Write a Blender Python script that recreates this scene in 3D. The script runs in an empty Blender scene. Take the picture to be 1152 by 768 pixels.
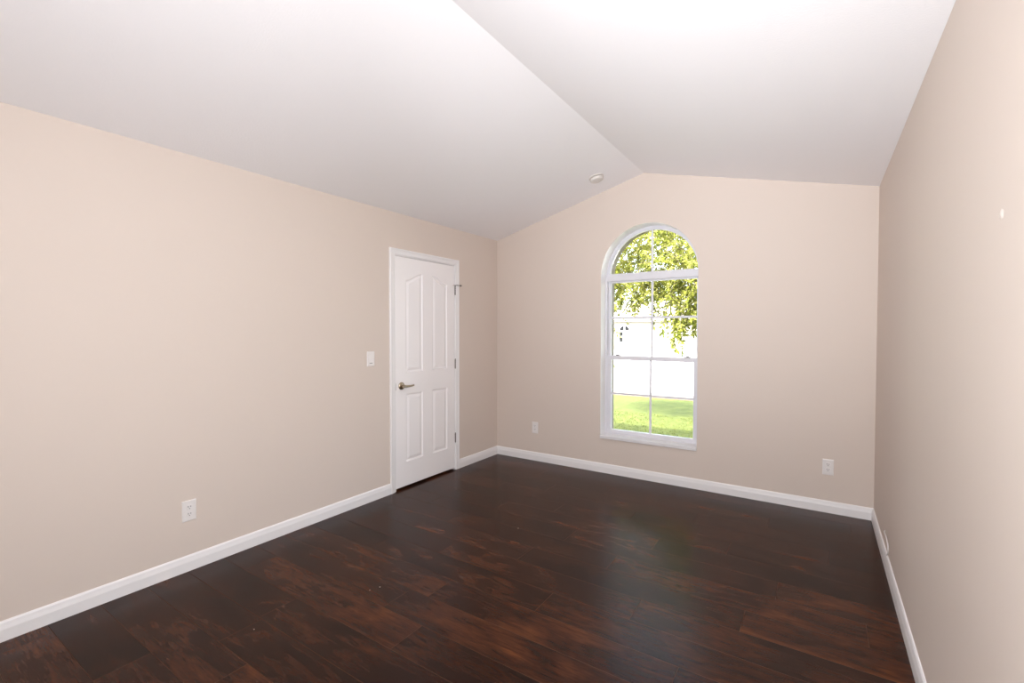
import bpy, bmesh, math, random
from mathutils import Vector, Matrix, Quaternion
C = bpy.context.scene.collection
S = bpy.context.scene
R = math.radians

# ------------------------------------------------------------------ camera
cam_d = bpy.data.cameras.new('camera'); cam = bpy.data.objects.new('camera', cam_d); C.objects.link(cam)
YAW, PITCH, ROLL, FPX = 0.5841, -0.0223, 0.0007, 524.07
fwd = Vector((-math.sin(YAW), math.cos(YAW), 0)); rgt = Vector((math.cos(YAW), math.sin(YAW), 0)); up = Vector((0, 0, 1))
f2 = fwd*math.cos(PITCH)+up*math.sin(PITCH); u2 = -fwd*math.sin(PITCH)+up*math.cos(PITCH)
r3 = rgt*math.cos(ROLL)+u2*math.sin(ROLL); u3 = -rgt*math.sin(ROLL)+u2*math.cos(ROLL)
M = Matrix((r3, u3, -f2)).transposed().to_4x4(); M.translation = Vector((3.0876, -4.3646, 1.4111))
cam.matrix_world = M
cam_d.sensor_width = 36; cam_d.sensor_fit = 'HORIZONTAL'; cam_d.lens = FPX/1152*36; cam_d.clip_start = .02; cam_d.clip_end = 400
S.camera = cam

# ------------------------------------------------------------------ world, sun, lamps, exposure
w = bpy.data.worlds.new('World'); S.world = w; w.use_nodes = True
nt = w.node_tree; bg = nt.nodes['Background']
sky = nt.nodes.new('ShaderNodeTexSky'); sky.sky_type = 'NISHITA'; sky.sun_disc = False
sky.sun_elevation = R(45); sky.sun_rotation = R(180); sky.air_density = 1.0; sky.dust_density = 4.0
hs_ = nt.nodes.new('ShaderNodeHueSaturation'); hs_.inputs['Saturation'].default_value = .65   # bright hazy sky
nt.links.new(sky.outputs[0], hs_.inputs['Color']); nt.links.new(hs_.outputs[0], bg.inputs[0]); bg.inputs[1].default_value = 2.3
sd = bpy.data.lights.new('sun', 'SUN'); sd.energy = 24; sd.angle = R(.6); sd.color = (1, .96, .88)
sun = bpy.data.objects.new('sun', sd); C.objects.link(sun)
sun.rotation_euler = Vector((-.45, -math.cos(R(45)), math.sin(R(45)))).to_track_quat('Z', 'Y').to_euler()

def area(name, loc, direction, sx, sy, power, col, spread=180):
    d = bpy.data.lights.new(name, 'AREA'); d.shape = 'RECTANGLE'; d.size = sx; d.size_y = sy; d.energy = power; d.color = col; d.spread = R(spread)
    o = bpy.data.objects.new(name, d); C.objects.link(o); o.location = loc
    o.rotation_euler = Vector(direction).to_track_quat('-Z', 'Y').to_euler(); return o
# fill lamps added beside and behind the camera, standing in for the photographer's lights
area('soft_fill', (2.9, -4.5, 1.7), (-.5, 1, 0), .6, .6, 66, (.965, 1, 1.045))
area('low_fill', (3.0, -4.3, .5), (-.3, .5, .8), .8, .8, 13, (.96, 1, 1.05))
area('aimed_fill', (2.4, -4.8, 1.0), (0, 1, .4), .5, .5, 9, (.96, 1, 1.045), 60)

S.view_settings.view_transform = 'Standard'; S.view_settings.look = 'None'
S.view_settings.exposure = 0.04; S.view_settings.gamma = 1; S.view_settings.use_curve_mapping = False
S.cycles.use_denoising = True
S.cycles.max_bounces = 12; S.cycles.diffuse_bounces = 8; S.cycles.glossy_bounces = 4
S.cycles.transmission_bounces = 8; S.cycles.transparent_max_bounces = 12
S.cycles.sample_clamp_indirect = 8

# ------------------------------------------------------------------ helpers
def mat(name, col, rough=.5, metal=0, bump=None, spec=.5, vary=None):
    m = bpy.data.materials.new(name); m.use_nodes = True; n = m.node_tree; b = n.nodes['Principled BSDF']
    b.inputs['Base Color'].default_value = (*col, 1); b.inputs['Roughness'].default_value = rough
    b.inputs['Metallic'].default_value = metal; b.inputs['Specular IOR Level'].default_value = spec
    tc = n.nodes.new('ShaderNodeTexCoord')
    if bump:
        sc, st, dist = bump
        t = n.nodes.new('ShaderNodeTexNoise'); t.inputs['Scale'].default_value = sc; t.inputs['Detail'].default_value = 3
        k = n.nodes.new('ShaderNodeBump'); k.inputs['Strength'].default_value = st; k.inputs['Distance'].default_value = dist
        n.links.new(tc.outputs['Object'], t.inputs['Vector']); n.links.new(t.outputs['Fac'], k.inputs['Height']); n.links.new(k.outputs[0], b.inputs['Normal'])
    if vary:
        sc, amt = vary
        t = n.nodes.new('ShaderNodeTexNoise'); t.inputs['Scale'].default_value = sc; t.inputs['Detail'].default_value = 6
        mx = n.nodes.new('ShaderNodeMix'); mx.data_type = 'RGBA'
        mx.inputs[6].default_value = (*[c*(1-amt) for c in col], 1); mx.inputs[7].default_value = (*[min(1, c*(1+amt)) for c in col], 1)
        n.links.new(tc.outputs['Object'], t.inputs['Vector']); n.links.new(t.outputs['Fac'], mx.inputs[0]); n.links.new(mx.outputs[2], b.inputs['Base Color'])
    return m

def obj(name, bm, m, parent=None, smooth=False):
    me = bpy.data.meshes.new(name); bmesh.ops.recalc_face_normals(bm, faces=bm.faces[:]) if bm.faces else None
    bm.to_mesh(me); bm.free()
    for x in (m if isinstance(m, (list, tuple)) else [m]): me.materials.append(x)
    if smooth:
        for p in me.polygons: p.use_smooth = True
        me.set_sharp_from_angle(angle=R(35))
    o = bpy.data.objects.new(name, me); C.objects.link(o); o.parent = parent; return o

def struct(name, bm, m, parent=None, smooth=False):
    o = obj(name, bm, m, parent, smooth); o['kind'] = 'structure'; return o

def empty(name, loc=(0, 0, 0)):
    o = bpy.data.objects.new(name, None); C.objects.link(o); o.location = loc; o.empty_display_size = .05; return o

def tag(o, label, cat, group=None, kind=None):
    o['label'] = label; o['category'] = cat
    if group: o['group'] = group
    if kind: o['kind'] = kind
    return o

def box(bm, lo, hi, bevel=0, mtx=None):
    r = bmesh.ops.create_cube(bm, size=1); vs = r['verts']
    for v in vs:
        v.co = Vector([lo[i]+(v.co[i]+.5)*(hi[i]-lo[i]) for i in range(3)])
    if bevel:
        es = list({e for v in vs for e in v.link_edges})
        rr = bmesh.ops.bevel(bm, geom=es, offset=bevel, segments=2, affect='EDGES', profile=.5)
        vs = list({v for f in rr['faces'] for v in f.verts} | {v for v in vs if v.is_valid})
    if mtx: bmesh.ops.transform(bm, matrix=mtx, verts=[v for v in vs if v.is_valid])
    return bm

def bx(lo, hi, bevel=0):
    return box(bmesh.new(), lo, hi, bevel)

def lathe(bm, prof, seg=32, mtx=Matrix()):
    """prof: (radius, height) list about local z"""
    rings = []
    for r, h in prof:
        if r < 1e-6: rings.append([bm.verts.new(mtx @ Vector((0, 0, h)))])
        else: rings.append([bm.verts.new(mtx @ Vector((r*math.cos(2*math.pi*i/seg), r*math.sin(2*math.pi*i/seg), h))) for i in range(seg)])
    for a, b in zip(rings, rings[1:]):
        for i in range(seg):
            j = (i+1) % seg
            if len(a) == 1 and len(b) == 1: continue
            if len(a) == 1: bm.faces.new((a[0], b[i], b[j]))
            elif len(b) == 1: bm.faces.new((a[i], a[j], b[0]))
            else: bm.faces.new((a[i], a[j], b[j], b[i]))
    return bm

def tube(bm, pts, rad, seg=10):
    pts = [Vector(p) for p in pts]; rr = rad if isinstance(rad, (list, tuple)) else [rad]*len(pts)
    prev = None; ref = None
    for i, p in enumerate(pts):
        t = ((pts[min(i+1, len(pts)-1)]-pts[max(i-1, 0)])).normalized()
        if ref is None: ref = t.orthogonal().normalized()
        ref = (ref-t*ref.dot(t)).normalized(); b = t.cross(ref)
        ring = [bm.verts.new(p+(ref*math.cos(a)+b*math.sin(a))*rr[i]) for a in [2*math.pi*k/seg for k in range(seg)]]
        if prev:
            for k in range(seg): bm.faces.new((prev[k], prev[(k+1) % seg], ring[(k+1) % seg], ring[k]))
        else: bm.faces.new(ring[::-1])
        prev = ring
    bm.faces.new(prev); return bm

def slab(outer, holes, to3, d0, d1):
    """polygon with holes extruded between depths d0 and d1; to3(u,v,d)->xyz"""
    bm = bmesh.new(); layers = []
    for d in (d0, d1):
        loops = []; edges = []
        for lp in [outer]+list(holes):
            vs = [bm.verts.new(to3(u, v, d)) for u, v in lp]
            edges += [bm.edges.new((vs[i], vs[(i+1) % len(vs)])) for i in range(len(vs))]
            loops.append(vs)
        bmesh.ops.triangle_fill(bm, use_beauty=True, edges=edges)
        layers.append(loops)
    for a, b in zip(*layers):
        for i in range(len(a)):
            j = (i+1) % len(a); bm.faces.new((a[i], a[j], b[j], b[i]))
    return bm

def inset(lp, d):
    """inward miter offset of a counter-clockwise loop"""
    out = []; n = len(lp)
    for i in range(n):
        p, q, r = Vector(lp[i-1]), Vector(lp[i]), Vector(lp[(i+1) % n])
        e1 = (q-p).normalized(); e2 = (r-q).normalized()
        n1 = Vector((-e1.y, e1.x)); n2 = Vector((-e2.y, e2.x)); m = (n1+n2).normalized()
        out.append(tuple(q+m*d/max(.3, m.dot(n1))))
    return out

def ringfaces(bm, a, b):
    n = len(a)
    for i in range(n): bm.faces.new((a[i], a[(i+1) % n], b[(i+1) % n], b[i]))

def sweep(bm, path, prof, to3):
    """mitred moulding: path in the wall plane, prof = (distance to the left of the path, height off the wall)"""
    n = len(path); P = [Vector(p) for p in path]; rows = []
    for i in range(n):
        a = (P[i]-P[i-1]).normalized() if i else (P[1]-P[0]).normalized()
        b = (P[i+1]-P[i]).normalized() if i < n-1 else a
        na, nb = Vector((-a.y, a.x)), Vector((-b.y, b.x)); m = (na+nb).normalized(); k = 1/m.dot(na)
        rows.append([bm.verts.new(to3(*(P[i]+m*k*o), h)) for o, h in prof])
    for r, s in zip(rows, rows[1:]):
        for j in range(len(prof)): bm.faces.new((r[j], r[(j+1) % len(prof)], s[(j+1) % len(prof)], s[j]))
    bm.faces.new(rows[0]); bm.faces.new(rows[-1][::-1]); return bm

# ------------------------------------------------------------------ materials
WALL = mat('beige_wall_paint', (.70, .607, .540), .62, bump=(260, .12, .001), spec=.3)
CEIL = mat('ceiling_paint', (.90, .88, .89), .8, bump=(110, .35, .002), spec=.2)
TRIM = mat('white_trim_paint', (.86, .84, .84), .35, spec=.5)
DOOR = mat('white_door_paint', (.93, .90, .90), .4, bump=(90, .05, .0006))
PLATE = mat('white_plastic', (.82, .78, .76), .3)
DARK = mat('dark_slot', (.03, .025, .025), .6)
NICKEL = mat('aged_nickel', (.42, .35, .26), .32, metal=1)
STEEL = mat('hinge_metal', (.22, .2, .19), .38, metal=1)
VINYL = mat('white_window_vinyl', (.74, .73, .77), .4)
MARBLE = mat('white_marble', (.80, .78, .79), .3, vary=(9, .14))
GLASS = bpy.data.materials.new('window_glass'); GLASS.use_nodes = True
n = GLASS.node_tree; n.nodes.clear()
o_ = n.nodes.new('ShaderNodeOutputMaterial'); tr = n.nodes.new('ShaderNodeBsdfTransparent'); gl = n.nodes.new('ShaderNodeBsdfGlossy')
gl.inputs['Roughness'].default_value = .02; fr = n.nodes.new('ShaderNodeFresnel'); fr.inputs[0].default_value = 1.3; mx = n.nodes.new('ShaderNodeMixShader')
tr.inputs[0].default_value = (.97, .98, .97, 1)
n.links.new(fr.outputs[0], mx.inputs[0]); n.links.new(tr.outputs[0], mx.inputs[1]); n.links.new(gl.outputs[0], mx.inputs[2]); n.links.new(mx.outputs[0], o_.inputs[0])

# plank material: dark hand-scraped walnut laminate
def plank_material():
    m = bpy.data.materials.new('dark_walnut_plank'); m.use_nodes = True; n = m.node_tree; b = n.nodes['Principled BSDF']; L = n.links
    uv = n.nodes.new('ShaderNodeUVMap'); uv.uv_map = 'plank'
    at = n.nodes.new('ShaderNodeAttribute'); at.attribute_name = 'plank_random'
    def vm(op, a, bb):
        v = n.nodes.new('ShaderNodeVectorMath'); v.operation = op
        for i, x in enumerate((a, bb)):
            if hasattr(x, 'is_linked'): L.new(x, v.inputs[i])
            else: v.inputs[i].default_value = x
        return v.outputs[0]
    off = vm('MULTIPLY', at.outputs['Vector'], (37., 53., 71.))
    def noise(scale, stretch, det, dist, rough=.55):
        t = n.nodes.new('ShaderNodeTexNoise'); t.inputs['Scale'].default_value = scale; t.inputs['Detail'].default_value = det
        t.inputs['Distortion'].default_value = dist; t.inputs['Roughness'].default_value = rough
        L.new(vm('ADD', vm('MULTIPLY', uv.outputs[0], stretch), off), t.inputs['Vector']); return t.outputs['Fac']
    big = noise(2.3, (1.1, 2.3, 1), 3, .8)
    fig = noise(3.6, (.8, 5.0, 1), 9, 1.0, .72)
    fine = noise(26, (.5, 6., 1), 5, .4, .7)
    def ramp(fac, st):
        r = n.nodes.new('ShaderNodeValToRGB'); L.new(fac, r.inputs[0])
        r.color_ramp.elements[0].position = st[0][0]; r.color_ramp.elements[0].color = (*st[0][1], 1)
        r.color_ramp.elements[1].position = st[-1][0]; r.color_ramp.elements[1].color = (*st[-1][1], 1)
        for p, c in st[1:-1]:
            e = r.color_ramp.elements.new(p); e.color = (*c, 1)
        return r.outputs[0]
    c1 = ramp(big, [(.28, (.018, .0054, .0026)), (.45, (.030, .0092, .0040)), (.58, (.048, .0145, .0058)), (.76, (.085, .026, .0088))])
    c2 = ramp(fig, [(.33, (.34, .32, .31)), (.48, (.85, .84, .83)), (.66, (1.28, 1.26, 1.22))])
    c3 = ramp(fine, [(.32, (.66, .65, .64)), (.66, (1.28, 1.27, 1.25))])
    def mul(a, bb, f=1):
        k = n.nodes.new('ShaderNodeMix'); k.data_type = 'RGBA'; k.blend_type = 'MULTIPLY'; k.inputs[0].default_value = f
        L.new(a, k.inputs[6]); L.new(bb, k.inputs[7]); return k.outputs[2]
    col = mul(mul(c1, c2), c3)
    sep = n.nodes.new('ShaderNodeSeparateXYZ'); L.new(at.outputs['Vector'], sep.inputs[0])
    tone = n.nodes.new('ShaderNodeMapRange'); L.new(sep.outputs[2], tone.inputs[0]); tone.inputs[3].default_value = .70; tone.inputs[4].default_value = 1.45
    k = n.nodes.new('ShaderNodeVectorMath'); k.operation = 'SCALE'; L.new(col, k.inputs[0]); L.new(tone.outputs[0], k.inputs[3])
    L.new(k.outputs[0], b.inputs['Base Color'])
    rr = n.nodes.new('ShaderNodeMapRange'); L.new(fig, rr.inputs[0]); rr.inputs[3].default_value = .23; rr.inputs[4].default_value = .29
    L.new(rr.outputs[0], b.inputs['Roughness']); b.inputs['Specular IOR Level'].default_value = .17
    bp = n.nodes.new('ShaderNodeBump'); bp.inputs['Strength'].default_value = .10; bp.inputs['Distance'].default_value = .0015
    L.new(fine, bp.inputs['Height']); L.new(bp.outputs[0], b.inputs['Normal'])
    return m
PLANK = plank_material()
SEAM = mat('plank_bevel', (.080, .036, .020), .6, spec=.1)  # lighter brown paints in the light that plank edges catch

# ------------------------------------------------------------------ room dimensions
W, HL, HR, RX, RH, YF = 3.4391, 2.44, 2.4767, 1.6876, 2.8976, -5.4
WX0, WX1, WZ0, WRT = 1.264, 2.181, .374, 2.4269
WCX = (WX0+WX1)/2; WR = (WX1-WX0)/2; WSP = WRT-WR
DY0, DY1, DTOP = -1.553, -.728, 2.085           # rough door opening

# floor of individual planks running along x, cut at the walls
rng = random.Random(7)
bm = bmesh.new(); uvl = bm.loops.layers.uv.new('plank'); al = bm.loops.layers.float_color.new('plank_random')
PW, PL, BV = .198, 1.245, .0015
starts = {0: 1.515-PL, 1: 1.24, -2: .825}
shifts = [.42, .95, .12, .66, 1.08, .30, .80]
def plank(x0, x1, y0, y1, ox, oy, rnd):
    oo = [bm.verts.new((x, y, -BV)) for x, y in ((x0, y0), (x1, y0), (x1, y1), (x0, y1))]
    a = BV*.8
    ii = [bm.verts.new((x, y, 0)) for x, y in ((x0+a, y0+a), (x1-a, y0+a), (x1-a, y1-a), (x0+a, y1-a))]
    fs = [bm.faces.new(ii)]
    for i in range(4):
        f = bm.faces.new((oo[i], oo[(i+1) % 4], ii[(i+1) % 4], ii[i])); f.material_index = 1; fs.append(f)
    for f in fs:
        for l in f.loops:
            l[uvl].uv = (l.vert.co.x-ox, l.vert.co.y-oy); l[al] = (*rnd, 1)
k = -13
while True:
    y0 = -2.963+k*PW; y1 = y0+PW
    if y0 > 0: break
    if y1 > YF:
        s = starts.get(k, shifts[k % 7]) % PL - PL
        x = s
        while x < W:
            a, b_ = max(x, -.115), min(x+PL, W)
            rnd = (rng.random(), rng.random(), rng.random()**1.3)
            if k == 0 and abs(x-(1.515-PL)) < .01: rnd = (.31, .62, 1.35)
            if k == -1 and x < .9 < x+PL: rnd = (.77, .2, .12)
            if b_-a > .01: plank(a, b_, max(y0, YF), min(y1, 0), x, y0, rnd)
            x += PL
    k += 1
for v in [bm.verts.new((x, y, -.0017)) for x, y in ((-.115, YF), (W, YF), (W, 0), (-.115, 0))]: pass
bm.verts.ensure_lookup_table()
box(bm, (-.12, YF, -.12), (W, 0, -.002))
floor = struct('floor', bm, [PLANK, SEAM])

# walls
bm = bmesh.new(); arch = [(WX0, WZ0-.03), (WX1, WZ0-.03)]+[(WCX+WR*math.cos(math.pi*i/48), WSP+WR*math.sin(math.pi*i/48)) for i in range(49)]
outer = [(-.14, -.35), (W+.14, -.35), (W+.14, HR+.05), (RX, RH+.05), (-.14, HL+.03)]
bm = slab(outer, [arch], lambda u, v, d: (u, d, v), 0, .20)
for f in bm.faces:
    c = f.calc_center_median()
    if WX0-.02 < c.x < WX1+.02 and .05 < c.y < .15: f.material_index = 1      # the window reveal is painted white
struct('wall_back', bm, [WALL, TRIM])
struct('wall_left', slab([(YF-.12, -.1), (DY0, -.1), (DY0, DTOP), (DY1, DTOP), (DY1, -.1), (0, -.1), (0, HL+.04), (YF-.12, HL+.04)], [], lambda u, v, d: (d, u, v), 0, -.12), WALL)
struct('wall_right', bx((W, YF-.12, -.1), (W+.12, 0, HR+.04)), WALL)
struct('wall_front', slab([(0, -.1), (W, -.1), (W, HR+.04), (RX, RH+.04), (0, HL+.04)], [], lambda u, v, d: (u, d, v), YF, YF-.12), WALL)
sl, sr = (RH-HL)/RX, (RH-HR)/(W-RX)
struct('ceiling', slab([(-.14, HL-.14*sl), (RX, RH), (W+.14, HR-.14*sr), (W+.14, HR-.14*sr+.2), (RX, RH+.2), (-.14, HL-.14*sl+.2)], [], lambda u, v, d: (u, d, v), .0, YF-.12), CEIL)
# unseen box added behind the door so no sky light leaks under it
bm = bmesh.new(); box(bm, (-1.1, -2.1, -.12), (-.12, -.2, -.02)); box(bm, (-1.1, -2.1, -.02), (-1.0, -.2, 2.4)); box(bm, (-1.0, -2.1, 2.3), (-.12, -.2, 2.4))
box(bm, (-1.0, -2.1, -.02), (-.12, -2.0, 2.3)); box(bm, (-1.0, -.3, -.02), (-.12, -.2, 2.3))
struct('wall_light_block', bm, WALL)

# baseboards
BB = [(0, 0), (.014, 0), (.014, .055), (.0105, .071), (.0085, .083), (.004, .0905), (0, .0914)]
def baseboard(name, a, b, place):
    bm = bmesh.new(); r0 = [bm.verts.new(place(a, o, h+.0005)) for o, h in BB]; r1 = [bm.verts.new(place(b, o, h+.0005)) for o, h in BB]
    ringfaces(bm, r0, r1); bm.faces.new(r0); bm.faces.new(r1[::-1]); struct(name, bm, TRIM)
baseboard('baseboard_left', YF, -1.6055, lambda t, o, h: (o, t, h))
baseboard('baseboard_left', -.6895, -.0141, lambda t, o, h: (o, t, h))
baseboard('baseboard_back', 0, W, lambda t, o, h: (t, -o, h))
baseboard('baseboard_right', YF, -.0141, lambda t, o, h: (W-o, t, h))
baseboard('baseboard_front', .0141, W-.0141, lambda t, o, h: (t, YF+o, h))

# ------------------------------------------------------------------ door
door = empty('door_1', (0, -1.14, 0)); door['kind'] = 'structure'
def dchild(name, bm, m, parent=None, smooth=False, label=None):
    o = obj(name, bm, m, parent or door, smooth)
    if not parent: o.location = (0, 1.14, 0)
    if label: o['label'] = label
    return o
SY0, SY1, SZ0, SZ1, SX = -1.534, -.747, .021, 2.066, -.002
bm = bmesh.new()
cas = [(0, 0), (0, .008), (.006, .011), (.016, .0115), (.030, .013), (.040, .0165), (.048, .0165), (.052, .013), (.052, 0)]
sweep(bm, [(-1.553, .0005), (-1.553, 2.077), (-.742, 2.077), (-.742, .0005)], cas, lambda u, v, h: (h, u, v))
dchild('door_casing', bm, TRIM)
bm = bmesh.new()   # jamb lining with stop
box(bm, (-.12, -1.553, 0), (0, -1.537, 2.085)); box(bm, (-.12, -.744, 0), (0, -.728, 2.085)); box(bm, (-.12, -1.537, 2.0695), (0, -.744, 2.085))
box(bm, (-.06, -1.537, 0), (-.041, -1.525, 2.0695)); box(bm, (-.06, -.756, 0), (-.041, -.744, 2.0695)); box(bm, (-.06, -1.525, 2.058), (-.041, -.756, 2.0695))
dchild('door_jamb', bm, TRIM)
# slab with four moulded panels, the upper pair under one arched line
def arch_panel(y0, y1, z0, za, zb, d=0):
    """counter-clockwise; the top follows an s-curve from za (at y0) to zb (at y1); d insets the whole outline"""
    lp = [(y0+d, z0+d), (y1-d, z0+d)]
    for i in range(13):
        y = y1-d-(y1-y0-2*d)*i/12; t = (y-y0)/(y1-y0); s = t*t*(3-2*t); lp.append((y, za+(zb-za)*s-d))
    return lp
PSPEC = [(-1.413, -1.200, 1.042, 1.868, 1.938), (-1.072, -.860, 1.042, 1.938, 1.868), (-1.413, -1.200, .238, .848, .848), (-1.072, -.860, .238, .848, .848)]
pans = [arch_panel(*q) for q in PSPEC]
bm = bmesh.new(); edges = []; rims = []
for lp in [[(SY0, SZ0), (SY1, SZ0), (SY1, SZ1), (SY0, SZ1)]]+pans:
    vs = [bm.verts.new((SX, u, v)) for u, v in lp]; edges += [bm.edges.new((vs[i], vs[(i+1) % len(vs)])) for i in range(len(vs))]; rims.append(vs)
bmesh.ops.triangle_fill(bm, use_beauty=True, edges=edges)
for lp, rim in zip(PSPEC, rims[1:]):
    prev = rim
    for ins, dep in ((.006, .006), (.012, .0085), (.018, .0085), (.034, .003), (.040, .0015)):
        ring = [bm.verts.new((SX-dep, u, v)) for u, v in arch_panel(*lp, d=ins)]; ringfaces(bm, prev, ring); prev = ring
    bmesh.ops.triangulate(bm, faces=[bm.faces.new(prev)])
back = [bm.verts.new((SX-.035, u, v)) for u, v in ((SY0, SZ0), (SY1, SZ0), (SY1, SZ1), (SY0, SZ1))]
ringfaces(bm, rims[0], back); bm.faces.new(back)
dchild('door_slab', bm, DOOR)
# lever handle
hy, hz = -1.470, .925
rose = dchild('door_handle', lathe(bmesh.new(), [(0, .0), (.033, .0), (.033, .006), (.029, .011), (.022, .0135), (.013, .016), (.013, .040), (.0, .040)], 32,
              Matrix.Translation((SX, hy, hz)) @ Matrix.Rotation(R(90), 4, 'Y')), NICKEL, smooth=True)
bm = bmesh.new(); pts = []; rad = []
for i in range(13):
    t = i/12; pts.append((SX+.045+.004*math.sin(t*3.1), hy-.012+.122*t, hz-.003*math.sin(t*math.pi))); rad.append(.0115-.0045*t)
tube(bm, pts, rad, 12)
lev = obj('lever', bm, NICKEL, rose, True)
for hzz, in ((1.822,), (1.078,), (.325,)):
    h = dchild('hinge', bx((-.001, -.7465, hzz-.044), (.0015, -.7335, hzz+.044)), STEEL)
    bm = bmesh.new(); pv = Matrix.Translation((.0065, -.7450, hzz-.046))
    for s in range(5): lathe(bm, [(0, s*.0185), (.0058, s*.0185), (.0058, s*.0185+.0175), (0, s*.0185+.0175)], 14, pv)
    lathe(bm, [(0, .092), (.0045, .092), (.0052, .096), (.003, .1), (0, .1)], 14, pv)
    obj('knuckle', bm, STEEL, h, True)
bm = bmesh.new(); tube(bm, [(.0065, -.745, 1.871), (.013, -.738, 1.874), (.022, -.715, 1.874), (.026, -.672, 1.872)], .0034, 8)
tube(bm, [(.0065, -.745, 1.871), (.020, -.765, 1.873), (.022, -.790, 1.872)], .0025, 8)
st = dchild('hinge_pin_stop', bm, STEEL, smooth=True)
bm = bmesh.new(); lathe(bm, [(0, 0), (.008, 0), (.009, .005), (.007, .010), (0, .011)], 16, Matrix.Translation((.0255, -.683, 1.872)) @ Matrix.Rotation(R(-80), 4, 'X'))
obj('bumper', bm, STEEL, st, True)
bm = bmesh.new(); lathe(bm, [(0, 0), (.007, 0), (.008, .005), (.006, .009), (0, .010)], 16, Matrix.Translation((.014, -.789, 1.872)) @ Matrix.Rotation(R(90), 4, 'Y'))
o = obj('bumper', bm, PLATE, st, True); o['label'] = 'white rubber bumper'
dchild('strike_plate', bx((-.03, -1.5372, .89), (.0012, -1.5355, .955)), STEEL)

# ------------------------------------------------------------------ window
win = empty('window_1', (WCX, .15, WZ0)); win['kind'] = 'structure'
def wchild(name, bm, m, smooth=False, parent=None):
    o = obj(name, bm, m, parent or win, smooth)
    if not parent: o.location = (-WCX, -.15, -WZ0)
    return o
def archloop(ins, zb, n=48, cx=WCX):
    r = WR-ins; return [(WX0+ins, zb), (WX1-ins, zb)]+[(cx+r*math.cos(math.pi*i/n), WSP+r*math.sin(math.pi*i/n)) for i in range(n+1)]
XZ = lambda u, v, d: (u, d, v)
BAR0, BAR1 = 1.912, 1.978
# outer frame (jambs, head arch, sill rail)
def sash(x0, x1, z0, z1, y0, y1, st, rb, rt):
    return slab([(x0, z0), (x1, z0), (x1, z1), (x0, z1)], [[(x0+st, z0+rb), (x1-st, z0+rb), (x1-st, z1-rt), (x0+st, z1-rt)]], XZ, y0, y1)
def half(r, n=48): return [(WCX+r*math.cos(math.pi*i/n), WSP+r*math.sin(math.pi*i/n)) for i in range(n+1)]
wchild('window_frame', sash(WX0, WX1, WZ0, BAR1, .118, .20, .018, .018, .018), VINYL)
wchild('arched_frame', slab(half(WR)+[(WX0, BAR1), (WX1, BAR1)], [half(WR-.014)+[(WX0+.014, BAR1+.001), (WX1-.014, BAR1+.001)]], XZ, .150, .20), VINYL)
wchild('arched_sash', slab(half(WR-.014)+[(WX0+.014, BAR1+.001), (WX1-.014, BAR1+.001)], [half(WR-.034)+[(WX0+.034, BAR1+.012), (WX1-.034, BAR1+.012)]], XZ, .158, .188), VINYL)
wchild('mullion_bar', bx((WX0+.018, .116, BAR0), (WX1-.018, .19, BAR1-.0002), .003), VINYL)
us = wchild('upper_sash', sash(WX0+.018, WX1-.018, 1.13, BAR0, .160, .188, .024, .03, .014), VINYL)
ls = wchild('lower_sash', sash(WX0+.018, WX1-.018, WZ0+.018, 1.165, .126, .156, .042, .024, .042), VINYL)
# muntins
bm = bmesh.new(); box(bm, (WCX-.009, .160, BAR1), (WCX+.009, .172, WRT-.03), .002); wchild('muntin', bm, VINYL)
bm = bmesh.new(); box(bm, (WCX-.010, .169, 1.155), (WCX+.010, .181, BAR0-.01), .002); wchild('muntin', bm, VINYL)
bm = bmesh.new(); box(bm, (WX0+.04, .170, 1.535), (WX1-.04, .180, 1.556), .002); wchild('muntin', bm, VINYL)
bm = bmesh.new(); box(bm, (WCX-.010, .135, WZ0+.035), (WCX+.010, .147, 1.13), .002); wchild('muntin', bm, VINYL)
bm = bmesh.new(); box(bm, (WX0+.055, .136, .772), (WX1-.055, .146, .792), .002); wchild('muntin', bm, VINYL)
# panes
def pane(lp, y): wchild('pane', slab(lp, [], XZ, y, y+.003), GLASS)
pane([(WCX+(WR-.036)*math.cos(a), WSP+(WR-.036)*math.sin(a)) for a in [math.pi*i/32 for i in range(33)]]+[(WX0+.036, BAR1+.006), (WX1-.036, BAR1+.006)], .176)
pane([(WX0+.036, 1.15), (WX1-.036, 1.15), (WX1-.036, BAR0-.008), (WX0+.036, BAR0-.008)], .183)
pane([(WX0+.055, WZ0+.04), (WX1-.055, WZ0+.04), (WX1-.055, 1.145), (WX0+.055, 1.145)], .149)
# sash locks on the meeting rail
for lx in (WX0+.12, WX1-.12):
    bm = bmesh.new(); box(bm, (lx-.03, .134, 1.165), (lx+.03, .152, 1.171), .002); box(bm, (lx-.012, .137, 1.171), (lx+.02, .148, 1.178), .002)
    wchild('sash_lock', bm, STEEL)
# marble sill
s_ = wchild('window_sill', bx((WX0, -.016, WZ0-.031), (WX1, .125, WZ0), .003), MARBLE)

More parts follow.
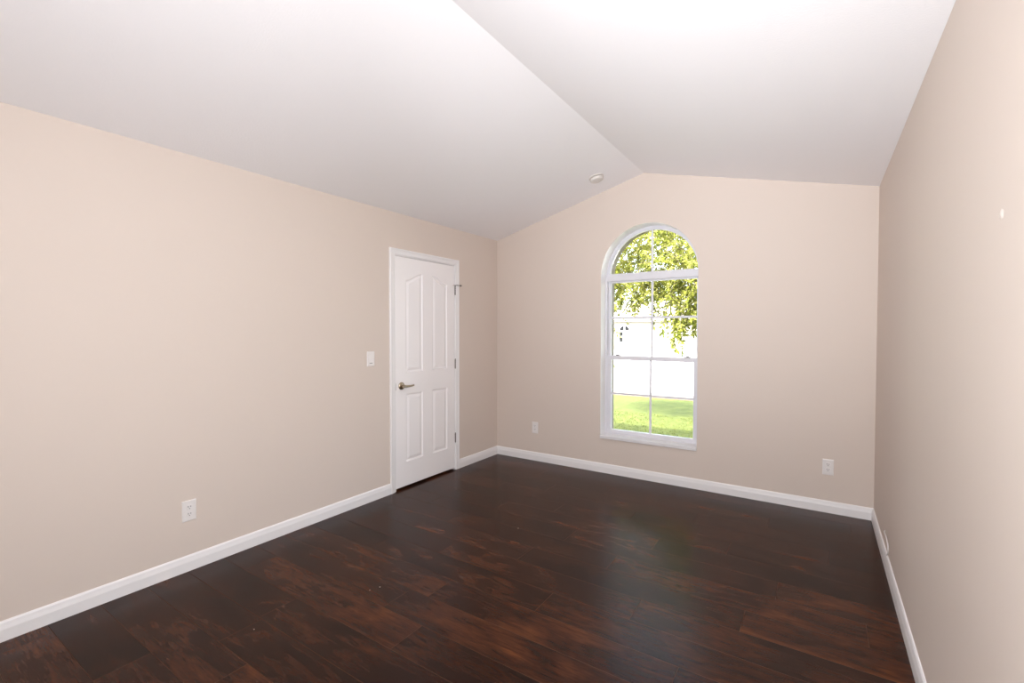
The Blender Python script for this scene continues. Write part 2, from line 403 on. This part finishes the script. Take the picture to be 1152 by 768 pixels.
# ------------------------------------------------------------------ electrical plates
def plate_base(bm, w_, h_, t):
    lp = [(-w_/2, -h_/2), (w_/2, -h_/2), (w_/2, h_/2), (-w_/2, h_/2)]
    prev = None
    for ins, z in ((0, 0), (0, t*.45), (.003, t*.85), (.006, t)):
        r = [bm.verts.new((u, v, z)) for u, v in (inset(lp, ins) if ins else lp)]
        if prev: ringfaces(bm, prev, r)
        else: bm.faces.new(r[::-1])
        prev = r
    bm.faces.new(prev)
def outlet(name, label):
    t = empty(name); tag(t, label, 'outlet', 'wall outlets')
    bm = bmesh.new(); plate_base(bm, .074, .122, .0055); obj('cover_plate', bm, PLATE, t)
    for s in (-1, 1):
        bm = bmesh.new(); cy = s*.0205
        lp = [(-.0165, cy-.008), (-.012, cy-.0145), (.012, cy-.0145), (.0165, cy-.008), (.0165, cy+.008), (.012, cy+.0145), (-.012, cy+.0145), (-.0165, cy+.008)]
        a = [bm.verts.new((u, v, .0045)) for u, v in lp]; b = [bm.verts.new((u, v, .0072)) for u, v in inset(lp, .0008)]
        ringfaces(bm, a, b); bm.faces.new(b); bm.faces.new(a[::-1]); f = obj('receptacle', bm, PLATE, t)
        for sx_, hh in ((-.0065, .0085), (.0065, .007)):
            obj('slot', bx((sx_-.0014, cy+.002-hh/2+.002, .0068), (sx_+.0014, cy+.002+hh/2+.002, .0076)), DARK, f)
        bm = bmesh.new(); lathe(bm, [(0, .0068), (.0026, .0068), (.0026, .0076), (0, .0076)], 12, Matrix.Translation((0, cy-.0075, 0))); obj('ground_hole', bm, DARK, f)
    bm = bmesh.new(); lathe(bm, [(0, .005), (.0032, .005), (.0028, .0064), (0, .0066)], 12); obj('screw', bm, PLATE, t)
    return t
def place(t, loc, wall):
    t.location = loc
    t.rotation_euler = {'left': Matrix(((0, 0, 1), (1, 0, 0), (0, 1, 0))), 'back': Matrix(((1, 0, 0), (0, 0, -1), (0, 1, 0)))}[wall].to_euler()
def copy_tree(o, parent=None):
    c = o.copy(); C.objects.link(c); c.parent = parent
    for ch in list(o.children): copy_tree(ch, c)
    return c
o1 = outlet('wall_outlet', 'white duplex outlet low on the long left wall, nearer than the door'); place(o1, (.0001, -3.143, .354), 'left')
o2 = copy_tree(o1); o2['label'] = 'small white duplex outlet on back wall between door corner and window'; place(o2, (.507, -.0001, .359), 'back')
o3 = copy_tree(o1); o3['label'] = 'white duplex outlet on back wall right of window, near right corner'; place(o3, (3.153, -.0001, .355), 'back')
sw = empty('light_switch'); tag(sw, 'white rocker light switch on the left wall beside the door', 'light switch')
bm = bmesh.new(); plate_base(bm, .076, .122, .0055); obj('cover_plate', bm, PLATE, sw)
bm = bmesh.new()
vs = [bm.verts.new(p) for p in ((-.0165, -.033, .004), (.0165, -.033, .004), (.0165, .033, .004), (-.0165, .033, .004), (-.0160, -.0325, .0105), (.0160, -.0325, .0105), (.0160, 0, .0068), (-.0160, 0, .0068), (.0160, .0325, .0075), (-.0160, .0325, .0075))]
for f in ((0, 1, 5, 4), (4, 5, 6, 7), (7, 6, 8, 9), (9, 8, 2, 3), (1, 2, 8, 6, 5), (3, 0, 4, 7, 9), (3, 2, 1, 0)): bm.faces.new([vs[i] for i in f])
obj('rocker', bm, PLATE, sw)
obj('slot', bx((-.0155, -.0372, .0050), (.0155, -.0338, .0060)), DARK, sw)
place(sw, (.0001, -1.807, 1.182), 'left')

# ------------------------------------------------------------------ smoke detector on the left slope
nrm = Vector((sl, 0, -1)).normalized()
sp = Vector((1.372, -.385, 0)); sp.z = HL+sl*sp.x
q = nrm.to_track_quat('Z', 'Y'); sm = empty('smoke_detector', sp); sm.rotation_euler = q.to_euler()
tag(sm, 'round off-white smoke detector on the sloped ceiling near the ridge', 'smoke detector')
DET = mat('aged_white_plastic', (.70, .655, .61), .45)
bm = bmesh.new(); lathe(bm, [(0, 0), (.066, 0), (.066, .008), (.062, .010), (0, .010)], 48); obj('base_plate', bm, DET, sm, True)
bm = bmesh.new(); lathe(bm, [(0, .010), (.050, .010), (.050, .018), (0, .018)], 48); obj('vent_ring', bm, mat('shadow_gap_plastic', (.25, .23, .21), .6), sm, True)
bm = bmesh.new(); lathe(bm, [(0, .018), (.061, .018), (.061, .026), (.056, .036), (.046, .041), (.020, .043), (0, .043)], 48); obj('cover', bm, DET, sm, True)
bm = bmesh.new(); lathe(bm, [(0, .043), (.012, .043), (.011, .0465), (0, .047)], 24, Matrix.Translation((.018, 0, -.001))); obj('test_button', bm, DET, sm, True)

# ------------------------------------------------------------------ cable, wall patch, crumbs
bm = bmesh.new(); P = [Vector(p) for p in ((W+.004, -.700, .178), (W-.006, -.740, .182), (W-.006, -.830, .182), (W-.006, -.905, .170), (W-.006, -.930, .140), (W-.006, -.905, .110), (W-.006, -.880, .094))]
pts = []
for i in range(len(P)-1):
    p0, p1, p2, p3 = P[max(i-1, 0)], P[i], P[i+1], P[min(i+2, len(P)-1)]
    for s in range(5):
        t = s/5; pts.append(.5*((2*p1)+(-p0+p2)*t+(2*p0-5*p1+4*p2-p3)*t*t+(-p0+3*p1-3*p2+p3)*t**3))
tube(bm, pts+[P[-1]], .0036, 10)
tag(obj('cable', bm, PLATE, None, True), 'short white cable looping out of the right wall above the baseboard', 'cable')
bm = bmesh.new(); rng = random.Random(3)
ring = [bm.verts.new((W-.0002, -2.817+.016*math.cos(a)*rng.uniform(.7, 1.1), 1.685+.015*math.sin(a)*rng.uniform(.7, 1.1))) for a in [2*math.pi*i/14 for i in range(14)]]
r2_ = [bm.verts.new((W-.0022, -2.817+(v.co.y+2.817)*.55, 1.685+(v.co.z-1.685)*.55)) for v in ring]
ringfaces(bm, ring, r2_); bm.faces.new(r2_); bm.faces.new(ring[::-1])
tag(obj('wall_patch', bm, mat('patch_filler', (.76, .68, .62), .5), None, True), 'tiny white filler patch high on the right wall', 'wall patch')
CR = mat('crumb_grit', (.42, .36, .30), .8)
for i, (x, y, s, lab) in enumerate(((1.085, -2.652, .0045, 'larger pale crumb on the floor beyond the lighter plank'), (1.06, -2.700, .003, 'tiny pale crumb next to the larger crumb on the floor'),
                    (.874, -3.226, .0032, 'pale crumb on the floor near the bottom left planks'), (1.305, -1.586, .0038, 'pale crumb alone in the middle of the dark floor'))):
    bm = bmesh.new(); bmesh.ops.create_icosphere(bm, subdivisions=1, radius=s)
    rr = random.Random(i)
    for v in bm.verts: v.co *= rr.uniform(.7, 1.25); v.co.z *= .6
    mz = min(v.co.z for v in bm.verts)
    o = tag(obj('crumb', bm, CR), lab, 'crumb', 'crumbs on the floor'); o.location = (x, y, -mz)

# ------------------------------------------------------------------ outside
GZ = -.30
def grass_mat(name, c0, c1):
    m = mat(name, c0, .9, spec=.1); n = m.node_tree; b = n.nodes['Principled BSDF']; L = n.links
    tc = n.nodes.new('ShaderNodeTexCoord'); t = n.nodes.new('ShaderNodeTexNoise'); t.inputs['Scale'].default_value = 9; t.inputs['Detail'].default_value = 8; t.inputs['Roughness'].default_value = .75
    r = n.nodes.new('ShaderNodeValToRGB'); r.color_ramp.elements[0].position = .32; r.color_ramp.elements[0].color = (*c0, 1); r.color_ramp.elements[1].position = .68; r.color_ramp.elements[1].color = (*c1, 1)
    L.new(tc.outputs['Object'], t.inputs[0]); L.new(t.outputs['Fac'], r.inputs[0]); L.new(r.outputs[0], b.inputs['Base Color'])
    k = n.nodes.new('ShaderNodeBump'); k.inputs['Distance'].default_value = .03; k.inputs['Strength'].default_value = .6; t2 = n.nodes.new('ShaderNodeTexNoise'); t2.inputs['Scale'].default_value = 45
    L.new(tc.outputs['Object'], t2.inputs[0]); L.new(t2.outputs['Fac'], k.inputs['Height']); L.new(k.outputs[0], b.inputs['Normal'])
    return m
GRASS = grass_mat('lawn_grass', (.050, .066, .015), (.112, .126, .033))
CONC = mat('pale_concrete', (.45, .44, .42), .85, vary=(1.2, .08))
CURB = mat('tan_concrete', (.20, .155, .12), .9, vary=(3, .1))
STUC = mat('cream_stucco', (.16, .153, .13), .9, bump=(40, .3, .01))
ROOF = mat('pale_roof_tile', (.17, .155, .14), .85, vary=(4, .15))
bm = bmesh.new(); box(bm, (-60, -12, GZ-.3), (60, 90, GZ)); struct('ground', bm, GRASS)
bm = bmesh.new(); box(bm, (-60, 8.35, GZ), (60, 16.0, GZ+.02)); struct('road', bm, CONC)
bm = bmesh.new(); box(bm, (-60, 7.55, GZ), (60, 8.3, GZ+.03), .01); struct('sidewalk', bm, CURB)
# the drive of the house across, fanning out to the right
struct('driveway', slab([(-4.6, 16.0), (14, 16.0), (14, 35.2), (-40, 35.2), (-40, 24.5), (-7.5, 22.5)], [], lambda u, v, d: (u, v, d), GZ, GZ+.025), CONC)
# short blades of grass standing near the window
rng = random.Random(11); bm = bmesh.new()
for i in range(7000):
    x = rng.uniform(-1.6, 2.6); y = rng.uniform(1.2, 5.2)
    if x < 3.09-.43*(y+4.4) or x > 3.09-.17*(y+4.4): continue
    a = rng.uniform(0, 6.28); h = rng.uniform(.015, .035); ww = rng.uniform(.004, .008)
    dx, dy = math.cos(a)*ww, math.sin(a)*ww; lx, ly = rng.uniform(-.02, .02), rng.uniform(-.02, .02)
    bm.faces.new([bm.verts.new(p) for p in ((x-dx, y-dy, GZ), (x+dx, y+dy, GZ), (x+lx, y+ly, GZ+h))])
tag(obj('grass', bm, GRASS), 'short bright green grass blades just outside the window', 'grass', kind='stuff')

struct('wall_exterior', slab(outer, [arch], lambda u, v, d: (u, d, v), .2005, .36), mat('beige_stucco', (.24, .20, .16), .9, bump=(40, .3, .01)))
# own roof overhang outside the back wall
bm = bmesh.new(); box(bm, (-3, .36, 2.64), (6.5, .85, 2.80)); struct('trim_roof_overhang', bm, TRIM)

# house across the street
HY = 36.0
hs = empty('house', (-8, HY, GZ)); tag(hs, 'cream stucco house across the street with an arched window', 'house')
def hchild(name, bm, m, parent=None):
    o = obj(name, bm, m, parent or hs)
    if not parent: o.location = (8, -HY, -GZ)
    return o
wx, wr, wsp, wb = -11.55, .52, 1.42, .35
hole = [(wx-wr, wb), (wx+wr, wb)]+[(wx+wr*math.cos(math.pi*i/16), wsp+wr*math.sin(math.pi*i/16)) for i in range(17)]
hchild('wall', slab([(-22, GZ), (6, GZ), (6, 2.35), (-22, 2.35)], [hole], lambda u, v, d: (u, d, v), HY, HY+.3), STUC)
bm = bmesh.new(); vs = [bm.verts.new(p) for p in ((-22.7, HY-.35, 2.25), (6.7, HY-.35, 2.25), (6.7, HY+9, 2.25), (-22.7, HY+9, 2.25), (-18, HY+4.2, 4.2), (2, HY+4.2, 4.2),
      (-22.7, HY-.35, 2.42), (6.7, HY-.35, 2.42), (6.7, HY+9, 2.42), (-22.7, HY+9, 2.42))]
for f in ((0, 1, 2, 3), (0, 1, 7, 6), (1, 2, 8, 7), (2, 3, 9, 8), (3, 0, 6, 9), (6, 7, 5, 4), (7, 8, 5), (8, 9, 4, 5), (9, 6, 4)): bm.faces.new([vs[i] for i in f])
hchild('roof', bm, ROOF)
WG = mat('grey_window_glass', (.008, .009, .010), .9, spec=.05)
wfm = slab(hole, [inset(hole, .04)], lambda u, v, d: (u, d, v), HY+.04, HY+.12)
box(wfm, (wx-.03, HY+.05, wb), (wx+.03, HY+.11, wsp+wr)); box(wfm, (wx-wr, HY+.05, wsp-.07), (wx+wr, HY+.11, wsp+.04)); box(wfm, (wx-wr, HY+.05, .86), (wx+wr, HY+.11, .94))
wf = hchild('window', wfm, TRIM)
bm = slab(hole, [], lambda u, v, d: (u, d, v), HY+.12, HY+.14); hchild('pane', bm, WG, wf)
# white blinds hang on the inner right of that window
hchild('blind', slab([(wx-.16, wb), (wx+wr-.07, wb), (wx+wr-.07, wsp-.05), (wx-.16, wsp-.05)], [], lambda u, v, d: (u, d, v), HY+.095, HY+.115), TRIM, wf)

# ------------------------------------------------------------------ tree in front of the window
LEAF = bpy.data.materials.new('leaf'); LEAF.use_nodes = True; n = LEAF.node_tree; n.nodes.clear()
o_ = n.nodes.new('ShaderNodeOutputMaterial'); df = n.nodes.new('ShaderNodeBsdfDiffuse'); tl = n.nodes.new('ShaderNodeBsdfTranslucent'); mx = n.nodes.new('ShaderNodeMixShader'); mx.inputs[0].default_value = .45
at = n.nodes.new('ShaderNodeAttribute'); at.attribute_name = 'leaf_tone'; rp = n.nodes.new('ShaderNodeValToRGB')
rp.color_ramp.elements[0].color = (.085, .11, .02, 1); rp.color_ramp.elements[1].color = (.33, .325, .10, 1); e = rp.color_ramp.elements.new(.5); e.color = (.20, .215, .035, 1)
n.links.new(at.outputs['Fac'], rp.inputs[0]); n.links.new(rp.outputs[0], df.inputs[0]); n.links.new(rp.outputs[0], tl.inputs[0])
n.links.new(df.outputs[0], mx.inputs[1]); n.links.new(tl.outputs[0], mx.inputs[2]); n.links.new(mx.outputs[0], o_.inputs[0])
BARK = mat('grey_brown_bark', (.12, .095, .07), .9, bump=(25, .6, .02), vary=(14, .3))
TSH = Vector((.45, -1.2, 0)); TB = Vector((3.3, 5.6, GZ))+TSH
tree = empty('tree', TB); tag(tree, 'leafy yellow-green tree with drooping sprays outside the arched window', 'tree')
def tchild(name, bm, m, smooth=False):
    o = obj(name, bm, m, tree, smooth); o.location = -TB; return o
tchild('trunk', tube(bmesh.new(), [TB+Vector((0, 0, -.05)), TB+Vector((-.03, 0, .6)), TB+Vector((-.10, .05, 1.5)), TB+Vector((-.25, 0, 2.4))], [.20, .15, .13, .11], 14), BARK, True)
rng = random.Random(21)
top = TB+Vector((-.25, 0, 2.35)); tips = []
branches = [[top, (2.3, 5.4, 2.75), (1.2, 5.2, 3.15), (0.2, 5.1, 3.35), (-.9, 5.0, 3.3)],
            [top, (2.4, 5.0, 3.2), (1.5, 4.4, 3.6), (.5, 4.1, 3.5), (-.6, 4.0, 3.3)],
            [top, (2.6, 5.9, 3.1), (1.7, 6.1, 3.3), (.6, 6.2, 3.4), (-.5, 6.2, 3.3)],
            [top, (2.85, 5.6, 2.8), (2.8, 5.5, 3.2), (2.6, 5.3, 3.6)],
            [top, (3.6, 5.8, 3.1), (4.4, 6.0, 3.2), (4.8, 6.1, 3.3)],
            [top, (2.5, 5.5, 2.5), (1.8, 5.0, 2.35), (1.25, 4.75, 2.2), (.75, 4.65, 2.1)]]
for b in branches:
    b = [b[0]]+[Vector(p)+TSH for p in b[1:]]
    nn = len(b); tchild('branch', tube(bmesh.new(), b, [.075*(1-i/nn)+.008 for i in range(nn)], 9), BARK, True)
bm = bmesh.new(); al = bm.loops.layers.float_color.new('leaf_tone')
def leaf(p, d, ln, tone):
    d = d.normalized(); s = d.cross(Vector((rng.uniform(-1, 1), rng.uniform(-1, 1), rng.uniform(-.3, 1)))).normalized(); nn = d.cross(s)
    wd = ln*.20
    v = [bm.verts.new(x) for x in (p, p+d*ln*.45+s*wd+nn*wd*.3, p+d*ln, p+d*ln*.45-s*wd+nn*wd*.3, p+d*ln*.5)]
    for f in ((v[0], v[1], v[4]), (v[1], v[2], v[4]), (v[2], v[3], v[4]), (v[3], v[0], v[4])):
        ff = bm.faces.new(f)
        for l in ff.loops: l[al] = (tone, tone, tone, 1)
def spray(p, d, ln, n, size, bias=0.):
    """a twig with leaves along it, drooping towards the tip"""
    q = Vector(p); d = d.normalized(); st_ = ln/n; twig = [q.copy()]
    for i in range(n):
        d = (d+Vector((rng.gauss(0, .13), rng.gauss(0, .13), -.11+rng.gauss(0, .08)))).normalized(); q = q+d*st_; twig.append(q.copy())
        for s in range(3):
            dd = d*.6+Vector((rng.gauss(0, 1), rng.gauss(0, 1), rng.gauss(-.35, .8)))*.75
            leaf(q, dd, size*rng.uniform(.65, 1.25), min(1, max(0, rng.gauss(.5+bias, .28))))
    return twig
twigs = bmesh.new()
def lower(x, y):
    """lower limit of the crown, in metres, drooping lower towards the trunk"""
    return 1.64+.24*math.exp(-((x+.25)/.3)**2)+.12*math.sin(x*3.1+1)+.12*math.sin(x*7.7+y)
cnt = 0
while cnt < 2050:
    x, y = rng.uniform(-2.6, 4.6), rng.uniform(3.7, 6.8); z = rng.uniform(1.6, 3.75)
    if x > 1.6 and rng.random() < .6: continue
    if ((x-1.1)/4.0)**2+((y-5.0)/1.15)**2+((z-2.7)/1.3)**2 > 1 or z < lower(x, y)+.12: continue
    dn = math.sin(x*2.3+z*3.1)*math.sin(z*2.7-y*2+x)     # loose clumps with openings between
    if dn < -.62: continue
    if z > 3.3 and rng.random() < .5: continue
    cnt += 1
    tw = spray(Vector((x, y, z))+TSH, Vector((rng.gauss(-.2, 1), rng.gauss(-.1, 1), rng.gauss(.1, .6))), rng.uniform(.25, .5), rng.randint(8, 12), rng.uniform(.055, .085))
    tube(twigs, tw, .003, 4)
# hanging sprays below the crown
for (x, y, z, ln, k, sz) in ((.66, 4.6, 1.75, .68, 14, .085), (.60, 4.7, 1.75, .55, 12, .09), (.55, 4.6, 1.75, .72, 14, .08), (.72, 4.6, 1.75, .5, 12, .09), (.82, 4.6, 1.75, .4, 9, .09), (.95, 4.7, 1.8, .45, 9, .09),
                             (1.02, 4.6, 1.75, .72, 9, .08), (.30, 4.6, 1.75, .3, 7, .08), (.78, 4.7, 1.8, .55, 12, .09), (1.1, 4.6, 1.8, .4, 9, .09), (.5, 4.6, 1.8, .45, 9, .09),
                             (.62, 4.5, 1.85, .5, 13, .08), (.70, 4.8, 1.85, .6, 14, .08), (.78, 4.5, 1.8, .45, 12, .08), (.88, 4.8, 1.85, .5, 12, .08), (.92, 4.5, 1.8, .35, 10, .08), (1.06, 4.8, 1.8, .4, 10, .08), (.66, 4.7, 1.6, .6, 12, .075)):
    tw = spray(Vector((x, y, z))+TSH, Vector((0, 0, -1)), ln, k, sz, -.12); tube(twigs, tw, .003, 4)
tchild('foliage', bm, LEAF); tchild('twigs', twigs, BARK)['kind'] = 'stuff'
